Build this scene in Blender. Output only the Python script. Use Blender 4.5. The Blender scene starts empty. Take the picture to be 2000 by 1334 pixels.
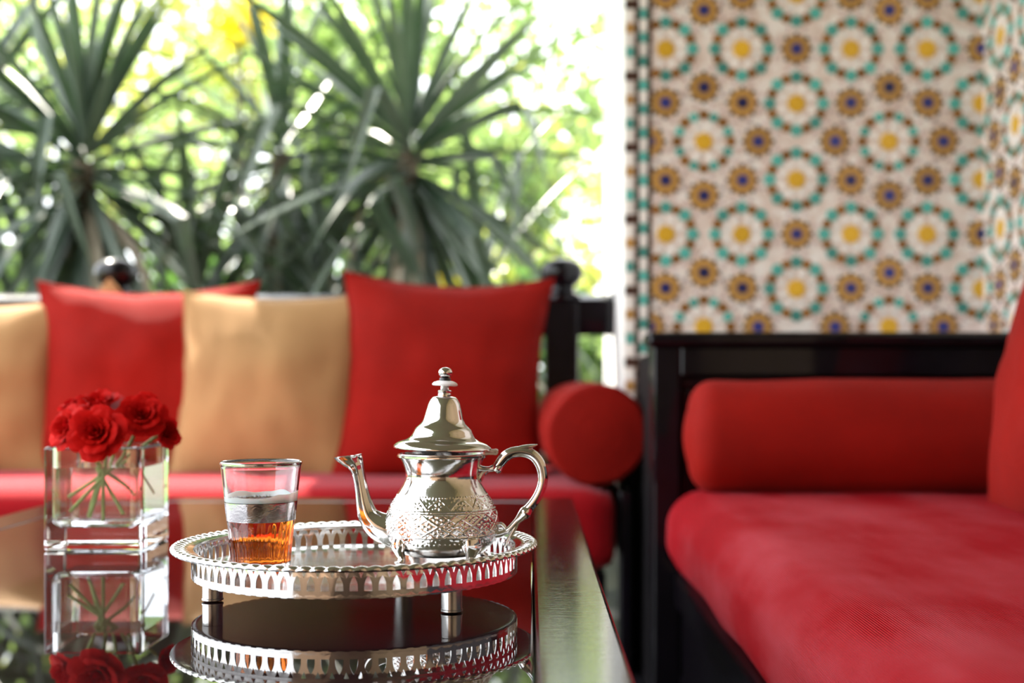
import bpy, bmesh, math, random
from math import sin, cos, pi, radians, sqrt
from mathutils import Vector, Matrix, noise
from mathutils.geometry import tessellate_polygon

random.seed(7)
S = bpy.context.scene
COL = S.collection

# ------------------------------------------------------------------ camera
CAM_Z = 0.655
cam_d = bpy.data.cameras.new('camera')
cam = bpy.data.objects.new('camera', cam_d)
COL.objects.link(cam)
cam.location = (0, 0, CAM_Z)
cam.rotation_euler = (pi / 2, 0, 0)
cam_d.sensor_width = 36.0
cam_d.lens = 45.0
cam_d.shift_x = -0.018
cam_d.shift_y = 0.034
cam_d.clip_start = 0.02
cam_d.clip_end = 300
cam_d.dof.use_dof = True
cam_d.dof.focus_distance = 1.16
cam_d.dof.aperture_fstop = 3.6
S.camera = cam

# ------------------------------------------------------------------ world, sun, exposure
W = bpy.data.worlds.new('sky')
S.world = W
W.use_nodes = True
bg = W.node_tree.nodes['Background']
bg.inputs['Color'].default_value = (0.92, 0.96, 1.0, 1)
bg.inputs['Strength'].default_value = 2.4
sun_d = bpy.data.lights.new('sun', 'SUN')
sun_d.energy = 11.0
sun_d.angle = radians(0.6)
sun_d.color = (1.0, 0.93, 0.80)
sun = bpy.data.objects.new('sun', sun_d)
COL.objects.link(sun)
sun.rotation_euler = Vector((-0.45, 0.55, 0.95)).to_track_quat('Z', 'Y').to_euler()
S.view_settings.view_transform = 'Standard'
S.view_settings.look = 'None'
S.view_settings.gamma = 1.0
S.view_settings.use_curve_mapping = False
S.view_settings.exposure = 1.2
S.cycles.max_bounces = 16
S.cycles.transmission_bounces = 14
S.cycles.glossy_bounces = 6
S.cycles.transparent_max_bounces = 12
S.cycles.blur_glossy = 0.6
S.cycles.sample_clamp_indirect = 8.0
S.cycles.use_denoising = True

# ------------------------------------------------------------------ material helpers
def new_mat(name):
    m = bpy.data.materials.new(name)
    m.use_nodes = True
    nt = m.node_tree
    return m, nt, nt.nodes['Principled BSDF']

def setp(b, **kw):
    for k, v in kw.items():
        key = k.replace('_', ' ')
        for s in b.inputs:
            if s.name.lower() == key.lower():
                s.default_value = v
                break

def c4(c):
    return (c[0], c[1], c[2], 1.0)

def srgb(r, g, b):
    f = lambda v: (v / 255 / 12.92) if v / 255 <= 0.04045 else ((v / 255 + 0.055) / 1.055) ** 2.4
    return (f(r), f(g), f(b))

def coords(nt, scale=1.0, kind='Object'):
    tc = nt.nodes.new('ShaderNodeTexCoord')
    mp = nt.nodes.new('ShaderNodeMapping')
    if not isinstance(scale, tuple):
        scale = (scale,) * 3
    mp.inputs['Scale'].default_value = scale
    nt.links.new(tc.outputs[kind], mp.inputs['Vector'])
    return mp.outputs['Vector']

def noise_tex(nt, vec, scale, detail=4.0, rough=0.55):
    n = nt.nodes.new('ShaderNodeTexNoise')
    n.inputs['Scale'].default_value = scale
    n.inputs['Detail'].default_value = detail
    n.inputs['Roughness'].default_value = rough
    nt.links.new(vec, n.inputs['Vector'])
    return n.outputs['Fac']

def ramp(nt, fac, stops):
    r = nt.nodes.new('ShaderNodeValToRGB')
    els = r.color_ramp.elements
    while len(els) < len(stops):
        els.new(0.5)
    for e, (p, c) in zip(els, stops):
        e.position = p
        e.color = c4(c)
    nt.links.new(fac, r.inputs['Fac'])
    return r.outputs['Color']

def bump(nt, b, height, strength=0.3, dist=0.001):
    n = nt.nodes.new('ShaderNodeBump')
    n.inputs['Strength'].default_value = strength
    n.inputs['Distance'].default_value = dist
    nt.links.new(height, n.inputs['Height'])
    nt.links.new(n.outputs['Normal'], b.inputs['Normal'])
    return n

def math_node(nt, op, a, bval=None):
    n = nt.nodes.new('ShaderNodeMath')
    n.operation = op
    for i, v in enumerate((a, bval)):
        if v is None:
            continue
        if isinstance(v, (int, float)):
            n.inputs[i].default_value = v
        else:
            nt.links.new(v, n.inputs[i])
    return n.outputs[0]

def plain(name, col, rough=0.5, metal=0.0, var=0.0, vscale=8.0, **kw):
    m, nt, b = new_mat(name)
    setp(b, Base_Color=c4(col), Roughness=rough, Metallic=metal, **kw)
    if var:
        f = noise_tex(nt, coords(nt), vscale)
        lo = tuple(max(0, x * (1 - var)) for x in col)
        hi = tuple(min(1, x * (1 + var)) for x in col)
        nt.links.new(ramp(nt, f, [(0.3, lo), (0.7, hi)]), b.inputs['Base Color'])
    return m

def fabric(name, col, weave=700.0, wstr=0.35, sheen=0.4, sheen_col=(1, .8, .8), var=0.12, streak=None):
    m, nt, b = new_mat(name)
    setp(b, Roughness=0.75, Sheen_Weight=sheen, Sheen_Roughness=0.35, Sheen_Tint=c4(sheen_col), Specular_IOR_Level=0.1)
    v = coords(nt)
    f = noise_tex(nt, v, 5.0, 5.0)
    if streak:
        v2 = coords(nt, streak)
        f2 = noise_tex(nt, v2, 1.0, 3.0)
        f = math_node(nt, 'ADD', math_node(nt, 'MULTIPLY', f, 0.35), math_node(nt, 'MULTIPLY', f2, 0.65))
    lo = tuple(x * (1 - var) for x in col)
    hi = tuple(min(1, x * (1 + var)) for x in col)
    nt.links.new(ramp(nt, f, [(0.36, lo), (0.64, hi)]), b.inputs['Base Color'])
    if streak:
        rs = ramp(nt, f, [(0.42, (0.01,) * 3), (0.64, (0.34,) * 3)])
        nt.links.new(rs, b.inputs['Sheen Weight'])
    # woven relief: product of two sine waves
    sep = nt.nodes.new('ShaderNodeSeparateXYZ')
    nt.links.new(v, sep.inputs[0])
    xy = math_node(nt, 'ADD', sep.outputs['X'], sep.outputs['Z'])
    a = math_node(nt, 'SINE', math_node(nt, 'MULTIPLY', math_node(nt, 'ADD', xy, sep.outputs['Y']), weave * 1.5))
    c = math_node(nt, 'SINE', math_node(nt, 'MULTIPLY', math_node(nt, 'SUBTRACT', xy, sep.outputs['Y']), weave * 1.5))
    w = math_node(nt, 'MULTIPLY', a, c)
    bump(nt, b, w, wstr, 0.0035)
    return m

M = {}
M['lacquer'] = plain('black_lacquer', (0.004, 0.003, 0.005), 0.3, var=0.3, vscale=20, Coat_Weight=0.5, Coat_Roughness=0.04, Specular_IOR_Level=0.05)
M['matte_black'] = plain('matte_black_wood', (0.006, 0.005, 0.006), 0.6, var=0.3, vscale=20, Specular_IOR_Level=0.15)
# table frame: dark brushed lacquer
m, nt, b = new_mat('brushed_lacquer')
setp(b, Base_Color=c4((0.010, 0.007, 0.010)), Roughness=0.07, IOR=1.5)
f = noise_tex(nt, coords(nt, (6, 60, 6)), 6.0, 4.0)
bump(nt, b, f, 0.10, 0.002)
M['table_frame'] = m
m, nt, b = new_mat('dark_table_glass')
setp(b, Base_Color=c4((0.014, 0.006, 0.007)), Roughness=0.015, IOR=1.52)
f = noise_tex(nt, coords(nt), 900.0, 2.0)
nt.links.new(ramp(nt, f, [(0.74, (0.014, 0.006, 0.007)), (0.78, (0.08, 0.06, 0.06))]), b.inputs['Base Color'])
M['table_glass'] = m
# silver
def silver(name, rough, col=(0.70, 0.69, 0.68), grain=0.0):
    m, nt, b = new_mat(name)
    setp(b, Base_Color=c4(col), Metallic=1.0, Roughness=rough)
    v = coords(nt)
    f = noise_tex(nt, v, 60.0, 3.0)
    nt.links.new(ramp(nt, f, [(0.3, (max(rough - 0.03, 0.0),) * 3), (0.75, (rough + 0.07,) * 3)]), b.inputs['Roughness'])
    if grain:
        f2 = noise_tex(nt, v, 500.0, 2.0)
        bump(nt, b, f2, grain, 0.0006)
    return m
M['silver'] = silver('polished_silver', 0.07)
M['silver_chased'] = silver('chased_silver', 0.11, grain=0.12)
M['silver_satin'] = silver('satin_silver', 0.2, (0.62, 0.61, 0.60), grain=0.05)
M['steel_floor'] = silver('tray_floor_silver', 0.16, (0.58, 0.57, 0.56), grain=0.15)
M['ivory'] = plain('white_washer', (0.85, 0.83, 0.86), 0.35)
M['black_rubber'] = plain('black_ring', (0.012, 0.011, 0.012), 0.4)
# glass
def glass(name, col, ior, rough=0.0):
    m, nt, b = new_mat(name)
    setp(b, Base_Color=c4(col), Roughness=rough, IOR=ior, Transmission_Weight=1.0)
    return m
M['glass'] = glass('clear_glass', (0.97, 0.98, 1.0), 1.48)
M['water'] = glass('water', (0.97, 0.99, 1.0), 1.33)
M['tea'] = glass('amber_tea', (0.80, 0.19, 0.015), 1.34)
M['foam'] = plain('tea_foam', (0.95, 0.94, 0.92), 0.35, Subsurface_Weight=0.3)
M['band'] = silver('silver_band', 0.14, (0.55, 0.53, 0.55), grain=0.0)
nt = M['band'].node_tree
wv = nt.nodes.new('ShaderNodeTexWave'); wv.wave_type = 'RINGS'
wv.inputs['Scale'].default_value = 60; wv.inputs['Distortion'].default_value = 9; wv.inputs['Detail Scale'].default_value = 3
nt.links.new(coords(nt), wv.inputs['Vector'])
bump(nt, nt.nodes['Principled BSDF'], wv.outputs['Fac'], 0.10, 0.0004)
# fabrics
M['red'] = fabric('red_cotton', (0.25, 0.006, 0.003), sheen=0.04, sheen_col=(1, .45, .45))
M['red_seat'] = fabric('red_velvet_seat', (0.48, 0.004, 0.012), weave=740, wstr=0.7, sheen=0.5, sheen_col=(1, .55, .68), streak=(9, 2.2, 9))
M['red_far'] = fabric('red_bench_cotton', (0.32, 0.004, 0.008), sheen=0.3, sheen_col=(1, .6, .7))
M['gold'] = fabric('apricot_silk', (0.35, 0.195, 0.085), sheen=0.25, sheen_col=(1, .9, .75), weave=500, wstr=0.15, var=0.08)
# roses
def petal_mat(name, col):
    m, nt, b = new_mat(name)
    setp(b, Base_Color=c4(col), Roughness=0.6, Specular_IOR_Level=0.05)
    f = noise_tex(nt, coords(nt), 90.0, 3.0)
    nt.links.new(ramp(nt, f, [(0.3, tuple(x * .75 for x in col)), (0.7, tuple(min(1, x * 1.15) for x in col))]), b.inputs['Base Color'])
    tr = nt.nodes.new('ShaderNodeBsdfTranslucent')
    tr.inputs['Color'].default_value = c4((0.55, 0.008, 0.01))
    mx = nt.nodes.new('ShaderNodeMixShader'); mx.inputs[0].default_value = 0.22
    nt.links.new(b.outputs[0], mx.inputs[1]); nt.links.new(tr.outputs[0], mx.inputs[2])
    nt.links.new(mx.outputs[0], nt.nodes['Material Output'].inputs['Surface'])
    return m
M['petal'] = petal_mat('rose_petal', (0.52, 0.006, 0.004))
M['stem'] = plain('rose_stem', (0.20, 0.32, 0.06), 0.5, var=0.3, vscale=40)
M['sepal'] = plain('rose_sepal', (0.04, 0.11, 0.02), 0.55, var=0.3, vscale=40)
# leaves
def leaf_mat(name, lo, hi, trans, tfac=0.4, rough=0.4, nscale=3.0):
    m, nt, b = new_mat(name)
    setp(b, Roughness=rough)
    oi = nt.nodes.new('ShaderNodeObjectInfo')
    f = noise_tex(nt, coords(nt), nscale, 3.0)
    f = math_node(nt, 'ADD', math_node(nt, 'MULTIPLY', f, 0.7), math_node(nt, 'MULTIPLY', oi.outputs['Random'], 0.3))
    nt.links.new(ramp(nt, f, [(0.35, lo), (0.65, hi)]), b.inputs['Base Color'])
    tr = nt.nodes.new('ShaderNodeBsdfTranslucent')
    tr.inputs['Color'].default_value = c4(trans)
    mx = nt.nodes.new('ShaderNodeMixShader'); mx.inputs[0].default_value = tfac
    nt.links.new(b.outputs[0], mx.inputs[1]); nt.links.new(tr.outputs[0], mx.inputs[2])
    nt.links.new(mx.outputs[0], nt.nodes['Material Output'].inputs['Surface'])
    return m
M['yucca'] = leaf_mat('yucca_leaf', (0.03, 0.055, 0.034), (0.125, 0.155, 0.12), (0.2, 0.34, 0.1), 0.18, 0.30)
M['yucca_dry'] = leaf_mat('yucca_dry_leaf', (0.20, 0.16, 0.11), (0.32, 0.28, 0.20), (0.3, 0.25, 0.1), 0.1, 0.5)
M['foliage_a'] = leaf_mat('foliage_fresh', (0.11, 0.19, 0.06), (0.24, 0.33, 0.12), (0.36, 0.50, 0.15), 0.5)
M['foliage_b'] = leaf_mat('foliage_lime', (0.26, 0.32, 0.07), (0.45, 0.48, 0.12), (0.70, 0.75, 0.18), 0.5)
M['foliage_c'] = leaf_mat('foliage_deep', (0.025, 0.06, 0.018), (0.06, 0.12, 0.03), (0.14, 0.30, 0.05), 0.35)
M['yellow_leaf'] = leaf_mat('yellow_leaf', (0.75, 0.6, 0.03), (0.85, 0.75, 0.05), (0.95, 0.85, 0.05), 0.5)
M['bark'] = plain('bark', (0.10, 0.075, 0.05), 0.9, var=0.5, vscale=25)
M['soil'] = plain('garden_soil', (0.045, 0.05, 0.025), 0.95, var=0.4, vscale=6)
M['floor'] = plain('dark_terrace_floor', (0.020, 0.019, 0.024), 0.35, var=0.3, vscale=6)
M['ceiling'] = plain('ceiling_plaster', (0.34, 0.31, 0.28), 0.9, var=0.05)
M['white_wall'] = plain('white_plaster', (0.82, 0.81, 0.79), 0.85, var=0.03)
M['sand_wall'] = plain('sand_plaster', (0.42, 0.28, 0.17), 0.9, var=0.15, vscale=3)
M['ochre_wall'] = plain('ochre_plaster', (0.20, 0.125, 0.08), 0.9, var=0.12, vscale=3)
# zellij tiles
def tile_mat(name, col, var=0.2):
    m, nt, b = new_mat(name)
    setp(b, Roughness=0.3, Specular_IOR_Level=0.4)
    oi = nt.nodes.new('ShaderNodeObjectInfo')
    lo = tuple(x * (1 - var) for x in col); hi = tuple(min(1, x * (1 + var)) for x in col)
    nt.links.new(ramp(nt, oi.outputs['Random'], [(0.0, lo), (1.0, hi)]), b.inputs['Base Color'])
    return m
M['t_yellow'] = tile_mat('tile_yellow', (0.72, 0.40, 0.03), 0.12)
M['t_teal'] = tile_mat('tile_teal', (0.08, 0.35, 0.31), 0.35)
M['t_brown'] = tile_mat('tile_brown', (0.26, 0.11, 0.025), 0.25)
M['t_tan'] = tile_mat('tile_tan', (0.46, 0.24, 0.065), 0.12)
M['t_navy'] = tile_mat('tile_navy', (0.025, 0.03, 0.16), 0.5)
M['t_white'] = tile_mat('tile_white', (0.84, 0.77, 0.74), 0.10)
M['t_dark'] = plain('tile_dark', (0.055, 0.022, 0.014), 0.3)
M['t_mauve'] = plain('tile_mauve', (0.58, 0.41, 0.40), 0.35, var=0.2, vscale=30)
m, nt, b = new_mat('tile_ground')
setp(b, Roughness=0.4)
vo = nt.nodes.new('ShaderNodeTexVoronoi'); vo.inputs['Scale'].default_value = 42.0
nt.links.new(coords(nt), vo.inputs['Vector'])
sp = nt.nodes.new('ShaderNodeSeparateColor'); nt.links.new(vo.outputs['Color'], sp.inputs[0])
nt.links.new(ramp(nt, sp.outputs[0], [(0.0, (0.68, 0.53, 0.47)), (0.45, (0.78, 0.64, 0.59)), (1.0, (0.86, 0.79, 0.76))]), b.inputs['Base Color'])
M['t_ground'] = m

# ------------------------------------------------------------------ geometry helpers
def add(name, verts, faces, mat, parent=None, loc=None, smooth=None, sharp=35):
    me = bpy.data.meshes.new(name)
    me.from_pydata([tuple(v) for v in verts], [], faces)
    me.materials.append(mat)
    if smooth is not False:
        me.polygons.foreach_set('use_smooth', [True] * len(me.polygons))
        me.set_sharp_from_angle(angle=radians(sharp))
    me.update()
    o = bpy.data.objects.new(name, me)
    COL.objects.link(o)
    if parent:
        o.parent = parent
    if loc:
        o.location = loc
    return o

def from_bm(name, bm, mat, parent=None, loc=None, sharp=35):  # sharp: smoothing angle
    bmesh.ops.recalc_face_normals(bm, faces=bm.faces)
    me = bpy.data.meshes.new(name)
    bm.to_mesh(me); bm.free()
    me.materials.append(mat)
    me.polygons.foreach_set('use_smooth', [True] * len(me.polygons))
    me.set_sharp_from_angle(angle=radians(sharp))
    o = bpy.data.objects.new(name, me)
    COL.objects.link(o)
    if parent:
        o.parent = parent
    if loc:
        o.location = loc
    return o

def link_mesh(name, me, parent=None, loc=(0, 0, 0), rot=(0, 0, 0), scale=(1, 1, 1)):
    o = bpy.data.objects.new(name, me)
    COL.objects.link(o)
    if parent:
        o.parent = parent
    o.location = loc; o.rotation_euler = rot; o.scale = scale
    return o

def empty(name, loc=(0, 0, 0), rot=(0, 0, 0)):
    o = bpy.data.objects.new(name, None)
    COL.objects.link(o)
    o.empty_display_size = 0.05
    o.location = loc; o.rotation_euler = rot
    return o

def tag(o, label=None, cat=None, group=None, kind=None):
    if label: o['label'] = label
    if cat: o['category'] = cat
    if group: o['group'] = group
    if kind: o['kind'] = kind
    return o

def box_bm(lo, hi, bev=0.0, seg=2):
    bm = bmesh.new()
    bmesh.ops.create_cube(bm, size=1)
    for v in bm.verts:
        v.co = Vector([lo[i] + (v.co[i] + 0.5) * (hi[i] - lo[i]) for i in range(3)])
    if bev:
        bmesh.ops.bevel(bm, geom=list(bm.edges), offset=bev, segments=seg, profile=0.5, affect='EDGES')
    return bm

def box(name, lo, hi, mat, parent=None, bev=0.0, seg=2):
    return from_bm(name, box_bm(lo, hi, bev, seg), mat, parent, sharp=8)

def lathe(profile, n=64, close_top=False, close_bot=False, fn=None):
    """profile: list of (r, z). returns verts, faces"""
    vs, fs = [], []
    m = len(profile)
    for j, (r, z) in enumerate(profile):
        for i in range(n):
            a = 2 * pi * i / n
            rr, zz = (r, z) if fn is None else fn(r, z, a, j)
            vs.append((rr * cos(a), rr * sin(a), zz))
    for j in range(m - 1):
        for i in range(n):
            k = (i + 1) % n
            fs.append((j * n + i, j * n + k, (j + 1) * n + k, (j + 1) * n + i))
    if close_bot:
        fs.append(tuple(reversed(range(n))))
    if close_top:
        fs.append(tuple((m - 1) * n + i for i in range(n)))
    return vs, fs

def smooth_path(pts, per=6):
    """Catmull-Rom through tuples of any length"""
    out = []
    n = len(pts)
    for i in range(n - 1):
        p0 = pts[max(i - 1, 0)]; p1 = pts[i]; p2 = pts[i + 1]; p3 = pts[min(i + 2, n - 1)]
        for s in range(per):
            t = s / per
            out.append(tuple(0.5 * (2 * b + (c - a) * t + (2 * a - 5 * b + 4 * c - d) * t * t + (3 * b - a - 3 * c + d) * t ** 3)
                             for a, b, c, d in zip(p0, p1, p2, p3)))
    out.append(tuple(pts[-1]))
    return out

def tube(path, radii, n=14, cap=True, aspect=None, up=Vector((0, 1, 0)), open_end=False):
    """sweep; section axes: 'up' (projected) and side; aspect(i)->scale along up"""
    vs, fs = [], []
    P = [Vector(p) for p in path]
    L = len(P)
    for i, p in enumerate(P):
        t = (P[min(i + 1, L - 1)] - P[max(i - 1, 0)]).normalized()
        u = (up - t * up.dot(t))
        if u.length < 1e-4:
            u = Vector((1, 0, 0)) - t * t.x
        u.normalize()
        s = t.cross(u)
        r = radii[i] if not isinstance(radii, (int, float)) else radii
        a_ = aspect(i) if aspect else 1.0
        for k in range(n):
            an = 2 * pi * k / n
            vs.append(p + u * (r * a_ * cos(an)) + s * (r * sin(an)))
    for i in range(L - 1):
        for k in range(n):
            k2 = (k + 1) % n
            fs.append((i * n + k, i * n + k2, (i + 1) * n + k2, (i + 1) * n + k))
    if cap:
        fs.append(tuple(reversed(range(n))))
        if not open_end:
            fs.append(tuple((L - 1) * n + k for k in range(n)))
    return vs, fs

def merge(*parts):
    V, F = [], []
    for v, f in parts:
        o = len(V)
        V += list(v)
        F += [tuple(i + o for i in g) for g in f]
    return V, F

def box_vf(lo, hi):
    x0, y0, z0 = lo; x1, y1, z1 = hi
    v = [(x0, y0, z0), (x1, y0, z0), (x1, y1, z0), (x0, y1, z0), (x0, y0, z1), (x1, y0, z1), (x1, y1, z1), (x0, y1, z1)]
    f = [(0, 3, 2, 1), (4, 5, 6, 7), (0, 1, 5, 4), (1, 2, 6, 5), (2, 3, 7, 6), (3, 0, 4, 7)]
    return v, f

# ------------------------------------------------------------------ the setting
WALL_Y = 3.10
WX0, WX1 = 0.226, 1.10
TABLE_Z = 0.45

def struct(o):
    o['kind'] = 'structure'
    return o

struct(box('ground', (-40, 3.95, -0.30), (40, 60, -0.12), M['soil']))
struct(box('floor', (-3.2, -3.4, -0.12), (1.5, 3.95, 0.0), M['floor']))
struct(box('lawn', (-40, -40, -0.40), (40, 3.9, -0.125), plain('lawn', (0.07, 0.16, 0.03), 0.9, var=0.4, vscale=4)))
struct(box('ceiling', (-1.5, -3.4, 2.55), (1.5, 4.55, 2.70), M['ceiling']))
wall_rear = struct(box('wall_rear', (WX0, WALL_Y, 0.0), (1.5, 3.92, 2.55), M['white_wall']))
struct(box('added_dark_board_rear', (WX0 - 0.004, WALL_Y - 0.06, 0.0), (WX1, WALL_Y, 0.49), M['matte_black'], bev=0.005))  # dark board added over the pale lower wall so the gap beside the bench stays black
wall_right = struct(box('wall_right', (WX1, -3.1, 0.0), (1.5, WALL_Y - 0.0, 2.55), M['sand_wall']))
struct(box('unseen_wall_front', (-3.2, -3.4, 0.0), (1.5, -3.1, 2.55), M['ochre_wall']))  # unseen wall behind the camera, added full width to block light from the front
box('tile_ground', (WX0 + 0.004, WALL_Y - 0.006, 0.35), (WX1 - 0.0, WALL_Y + 0.001, 2.3), M['t_ground'], wall_rear)
box('tile_ground', (WX1 - 0.006, 1.6, 0.35), (WX1 + 0.001, WALL_Y - 0.006, 2.3), M['t_ground'], wall_right)

# ---- zellij pieces: shapes in the (x, z) plane, proud along -y
def prism_mesh(name, poly, mat, h=0.003, dome=0.0):
    n = len(poly)
    vs = [(x, 0, z) for x, z in poly] + [(x * 0.93, -h, z * 0.93) for x, z in poly]
    fs = [tuple((i, (i + 1) % n, n + (i + 1) % n, n + i)) for i in range(n)]
    fs.append(tuple(range(n, 2 * n)))
    bm = bmesh.new()
    bv = [bm.verts.new(v) for v in vs]
    for f in fs:
        bm.faces.new([bv[i] for i in f])
    bmesh.ops.recalc_face_normals(bm, faces=bm.faces)
    me = bpy.data.meshes.new(name)
    bm.to_mesh(me); bm.free()
    me.materials.append(mat)
    return me

def star(n, ro, ri, ph=0.0):
    return [((ro if k % 2 == 0 else ri) * cos(ph + pi * k / n), (ro if k % 2 == 0 else ri) * sin(ph + pi * k / n)) for k in range(2 * n)]

PX = 0.00124
TM = {
    'yellow_star_tile': prism_mesh('yellow_star_tile', star(8, 20 * PX, 16 * PX), M['t_yellow']),
    'teal_tile': prism_mesh('teal_tile', [(x * PX, z * PX) for x, z in ((-13, 0), (-6, -11), (7, -11), (13, 0), (7, 11), (-6, 11))], M['t_teal']),
    'small_teal_tile': prism_mesh('small_teal_tile', [(x * PX, z * PX) for x, z in ((-10, 0), (-3, -9), (8, -8), (10, 0), (8, 8), (-3, 9))], M['t_teal']),
    'brown_tile': prism_mesh('brown_tile', [(x * PX, z * PX) for x, z in ((-11, 0), (-4, -10), (7, -9), (11, 0), (7, 9), (-4, 10))], M['t_brown']),
    'small_brown_tile': prism_mesh('small_brown_tile', [(x * PX, z * PX) for x, z in ((-11, 0), (-2, -9), (9, -8), (11, 0), (9, 8), (-2, 9))], M['t_brown']),
    'white_petal_tile': prism_mesh('white_petal_tile', [(x * PX, z * PX) for x, z in ((-9, 0), (0, -7), (9, -5), (10, 0), (9, 5), (0, 7))], M['t_white'], 0.0025),
    'navy_star_tile': prism_mesh('navy_star_tile', star(8, 13.0 * PX, 10.5 * PX), M['t_navy'], 0.0045),
    'rosette_ring_tile': prism_mesh('rosette_ring_tile', star(8, 29.5 * PX, 25.5 * PX, pi / 8), M['t_tan'], 0.0028),
    'dark_border_tile': prism_mesh('dark_border_tile', [(-4.2 * PX, -11 * PX), (4.2 * PX, -11 * PX), (4.2 * PX, 11 * PX), (-4.2 * PX, 11 * PX)], M['t_dark']),
    'teal_border_tile': prism_mesh('teal_border_tile', [(-8 * PX, -10 * PX), (8 * PX, -10 * PX), (8 * PX, 10 * PX), (-8 * PX, 10 * PX)], M['t_teal']),
    'white_border_tile': prism_mesh('white_border_tile', [(-8 * PX, -11 * PX), (8 * PX, -11 * PX), (8 * PX, 11 * PX), (-8 * PX, 11 * PX)], M['t_white']),
    'brown_border_tile': prism_mesh('brown_border_tile', [(-8 * PX, -9 * PX), (8 * PX, -9 * PX), (8 * PX, 9 * PX), (-8 * PX, 9 * PX)], M['t_tan']),
    'dark_accent_tile': prism_mesh('dark_accent_tile', [(-10 * PX, -9 * PX), (10 * PX, -9 * PX), (10 * PX, 9 * PX), (-10 * PX, 9 * PX)], M['t_dark']),
}
PER = 361 * PX
AX0 = (1374 - 1036) * PX             # centre A of the pattern
AZ0 = CAM_Z + (735 - 97) * PX
yel1 = [(-74, 0), (74, 0)]; yel1b = [(180.5, 180.5 - 74), (180.5, 180.5 + 74)]
yel2 = [(0, 180.5)]
blue = [(0, 75), (0, -75), (180.5 - 75, 180.5), (180.5 + 75, 180.5), (75, 105), (-75, 105), (75, -105), (-75, -105), (180.5, 0)]
mauve = [(0, 40), (0, -40), (40, 0), (-40, 0)]
def place_tiles(parent, u0, u1, z0, z1, to3d, rz):
    """fill the rectangle; to3d(u, z) -> location"""
    dots, chips = [], []
    def put(name, u, z, ang):
        if u0 - 0.004 <= u <= u1 + 0.004 and z0 <= z <= z1:
            o = link_mesh(name, TM[name], parent, to3d(u, z), (0, 0, 0))
            o.rotation_euler = (Matrix.Rotation(rz, 3, 'Z') @ Matrix.Rotation(-ang, 3, 'Y')).to_euler()
    for i in range(-3, 4):
        for j in range(-4, 3):
            bu, bz = AX0 + i * PER, AZ0 + j * PER
            for kind, pts in (('a', yel1 + yel1b), ('b', yel2)):
                for (du, dz) in pts:
                    u, z = bu + du * PX, bz + dz * PX
                    if u < u0 - 0.07 or u > u1 + 0.07 or z < z0 - 0.07 or z > z1 + 0.07:
                        continue
                    put('yellow_star_tile', u, z, 0)
                    for k in range(8):
                        a = k * pi / 4
                        b_ = a + pi / 8
                        put('white_petal_tile', u + 30 * PX * cos(b_), z + 30 * PX * sin(b_), b_)
                        r1, r2 = 52 * PX, 50 * PX
                        put('teal_tile' if kind == 'a' else 'brown_tile', u + r1 * cos(a), z + r1 * sin(a), a)
                        put('small_brown_tile' if kind == 'a' else 'small_teal_tile', u + r2 * cos(b_), z + r2 * sin(b_), b_)
            for (du, dz) in blue:
                u, z = bu + du * PX, bz + dz * PX
                if u < u0 - 0.03 or u > u1 + 0.03 or z < z0 or z > z1:
                    continue
                put('rosette_ring_tile', u, z, 0)
                put('navy_star_tile', u, z, 0)
                for k in range(8):
                    a = k * pi / 4
                    dots.append((u + 28.5 * PX * cos(a), z + 28.5 * PX * sin(a)))
                    chips.append((u + 41 * PX * cos(a + pi / 8), z + 41 * PX * sin(a + pi / 8)))
    def joined(name, pts, r, mat, h):
        V, F = [], []
        for (u, z) in pts:
            if not (u0 <= u <= u1 and z0 <= z <= z1):
                continue
            o = len(V)
            for hh, rr in ((0.0, r), (h, r * .85)):
                for k in range(6):
                    a = k * pi / 3
                    p = to3d(u + rr * cos(a), z + rr * sin(a))
                    nrm = Matrix.Rotation(rz, 3, 'Z') @ Vector((0, -hh, 0))
                    V.append(Vector(p) + nrm)
            F.append(tuple(o + 6 + k for k in range(6)))
            for k in range(6):
                F.append((o + k, o + (k + 1) % 6, o + 6 + (k + 1) % 6, o + 6 + k))
        if V:
            o = add(name, V, F, mat, parent, smooth=False)
            o['kind'] = 'stuff'
    joined('dark_dot_tiles', dots, 4.8 * PX, M['t_dark'], 0.0045)
    joined('mauve_chip_tiles', chips, 5.0 * PX, M['t_mauve'], 0.0024)

ZLO, ZHI = 0.62, 1.72
place_tiles(wall_rear, (1276 - 1036) * PX, WX1 - 0.01, ZLO, ZHI, lambda u, z: (u, WALL_Y - 0.006, z), 0.0)
# right wall: the pattern turns the corner and runs towards the viewer (u runs from the corner)
place_tiles(wall_right, WX1 + 0.012, WX1 + 0.55, 0.75, ZHI, lambda u, z: (WX1 - 0.006, WALL_Y - (u - WX1), z), -pi / 2)
# rosettes cut by the border strip
def clip_right(poly, c):
    out = []
    for i, (x, z) in enumerate(poly):
        x2, z2 = poly[(i + 1) % len(poly)]
        if x >= c: out.append((x, z))
        if (x >= c) != (x2 >= c):
            t = (c - x) / (x2 - x)
            out.append((c, z + t * (z2 - z)))
    return out
TM['cut_ring'] = prism_mesh('cut_rosette_ring_tile', clip_right(star(8, 29.5 * PX, 25.5 * PX, pi / 8), 5 * PX), M['t_tan'], 0.0028)
TM['cut_navy'] = prism_mesh('cut_navy_star_tile', clip_right(star(8, 13.0 * PX, 10.5 * PX), 5 * PX), M['t_navy'], 0.0045)
for j in range(-3, 2):
    zc = AZ0 + 180.5 * PX + j * PER
    if 0.65 < zc < ZHI:
        link_mesh('cut_rosette_ring_tile', TM['cut_ring'], wall_rear, ((1268.5 - 1036) * PX, WALL_Y - 0.006, zc))
        link_mesh('cut_navy_star_tile', TM['cut_navy'], wall_rear, ((1268.5 - 1036) * PX, WALL_Y - 0.006, zc))
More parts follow.
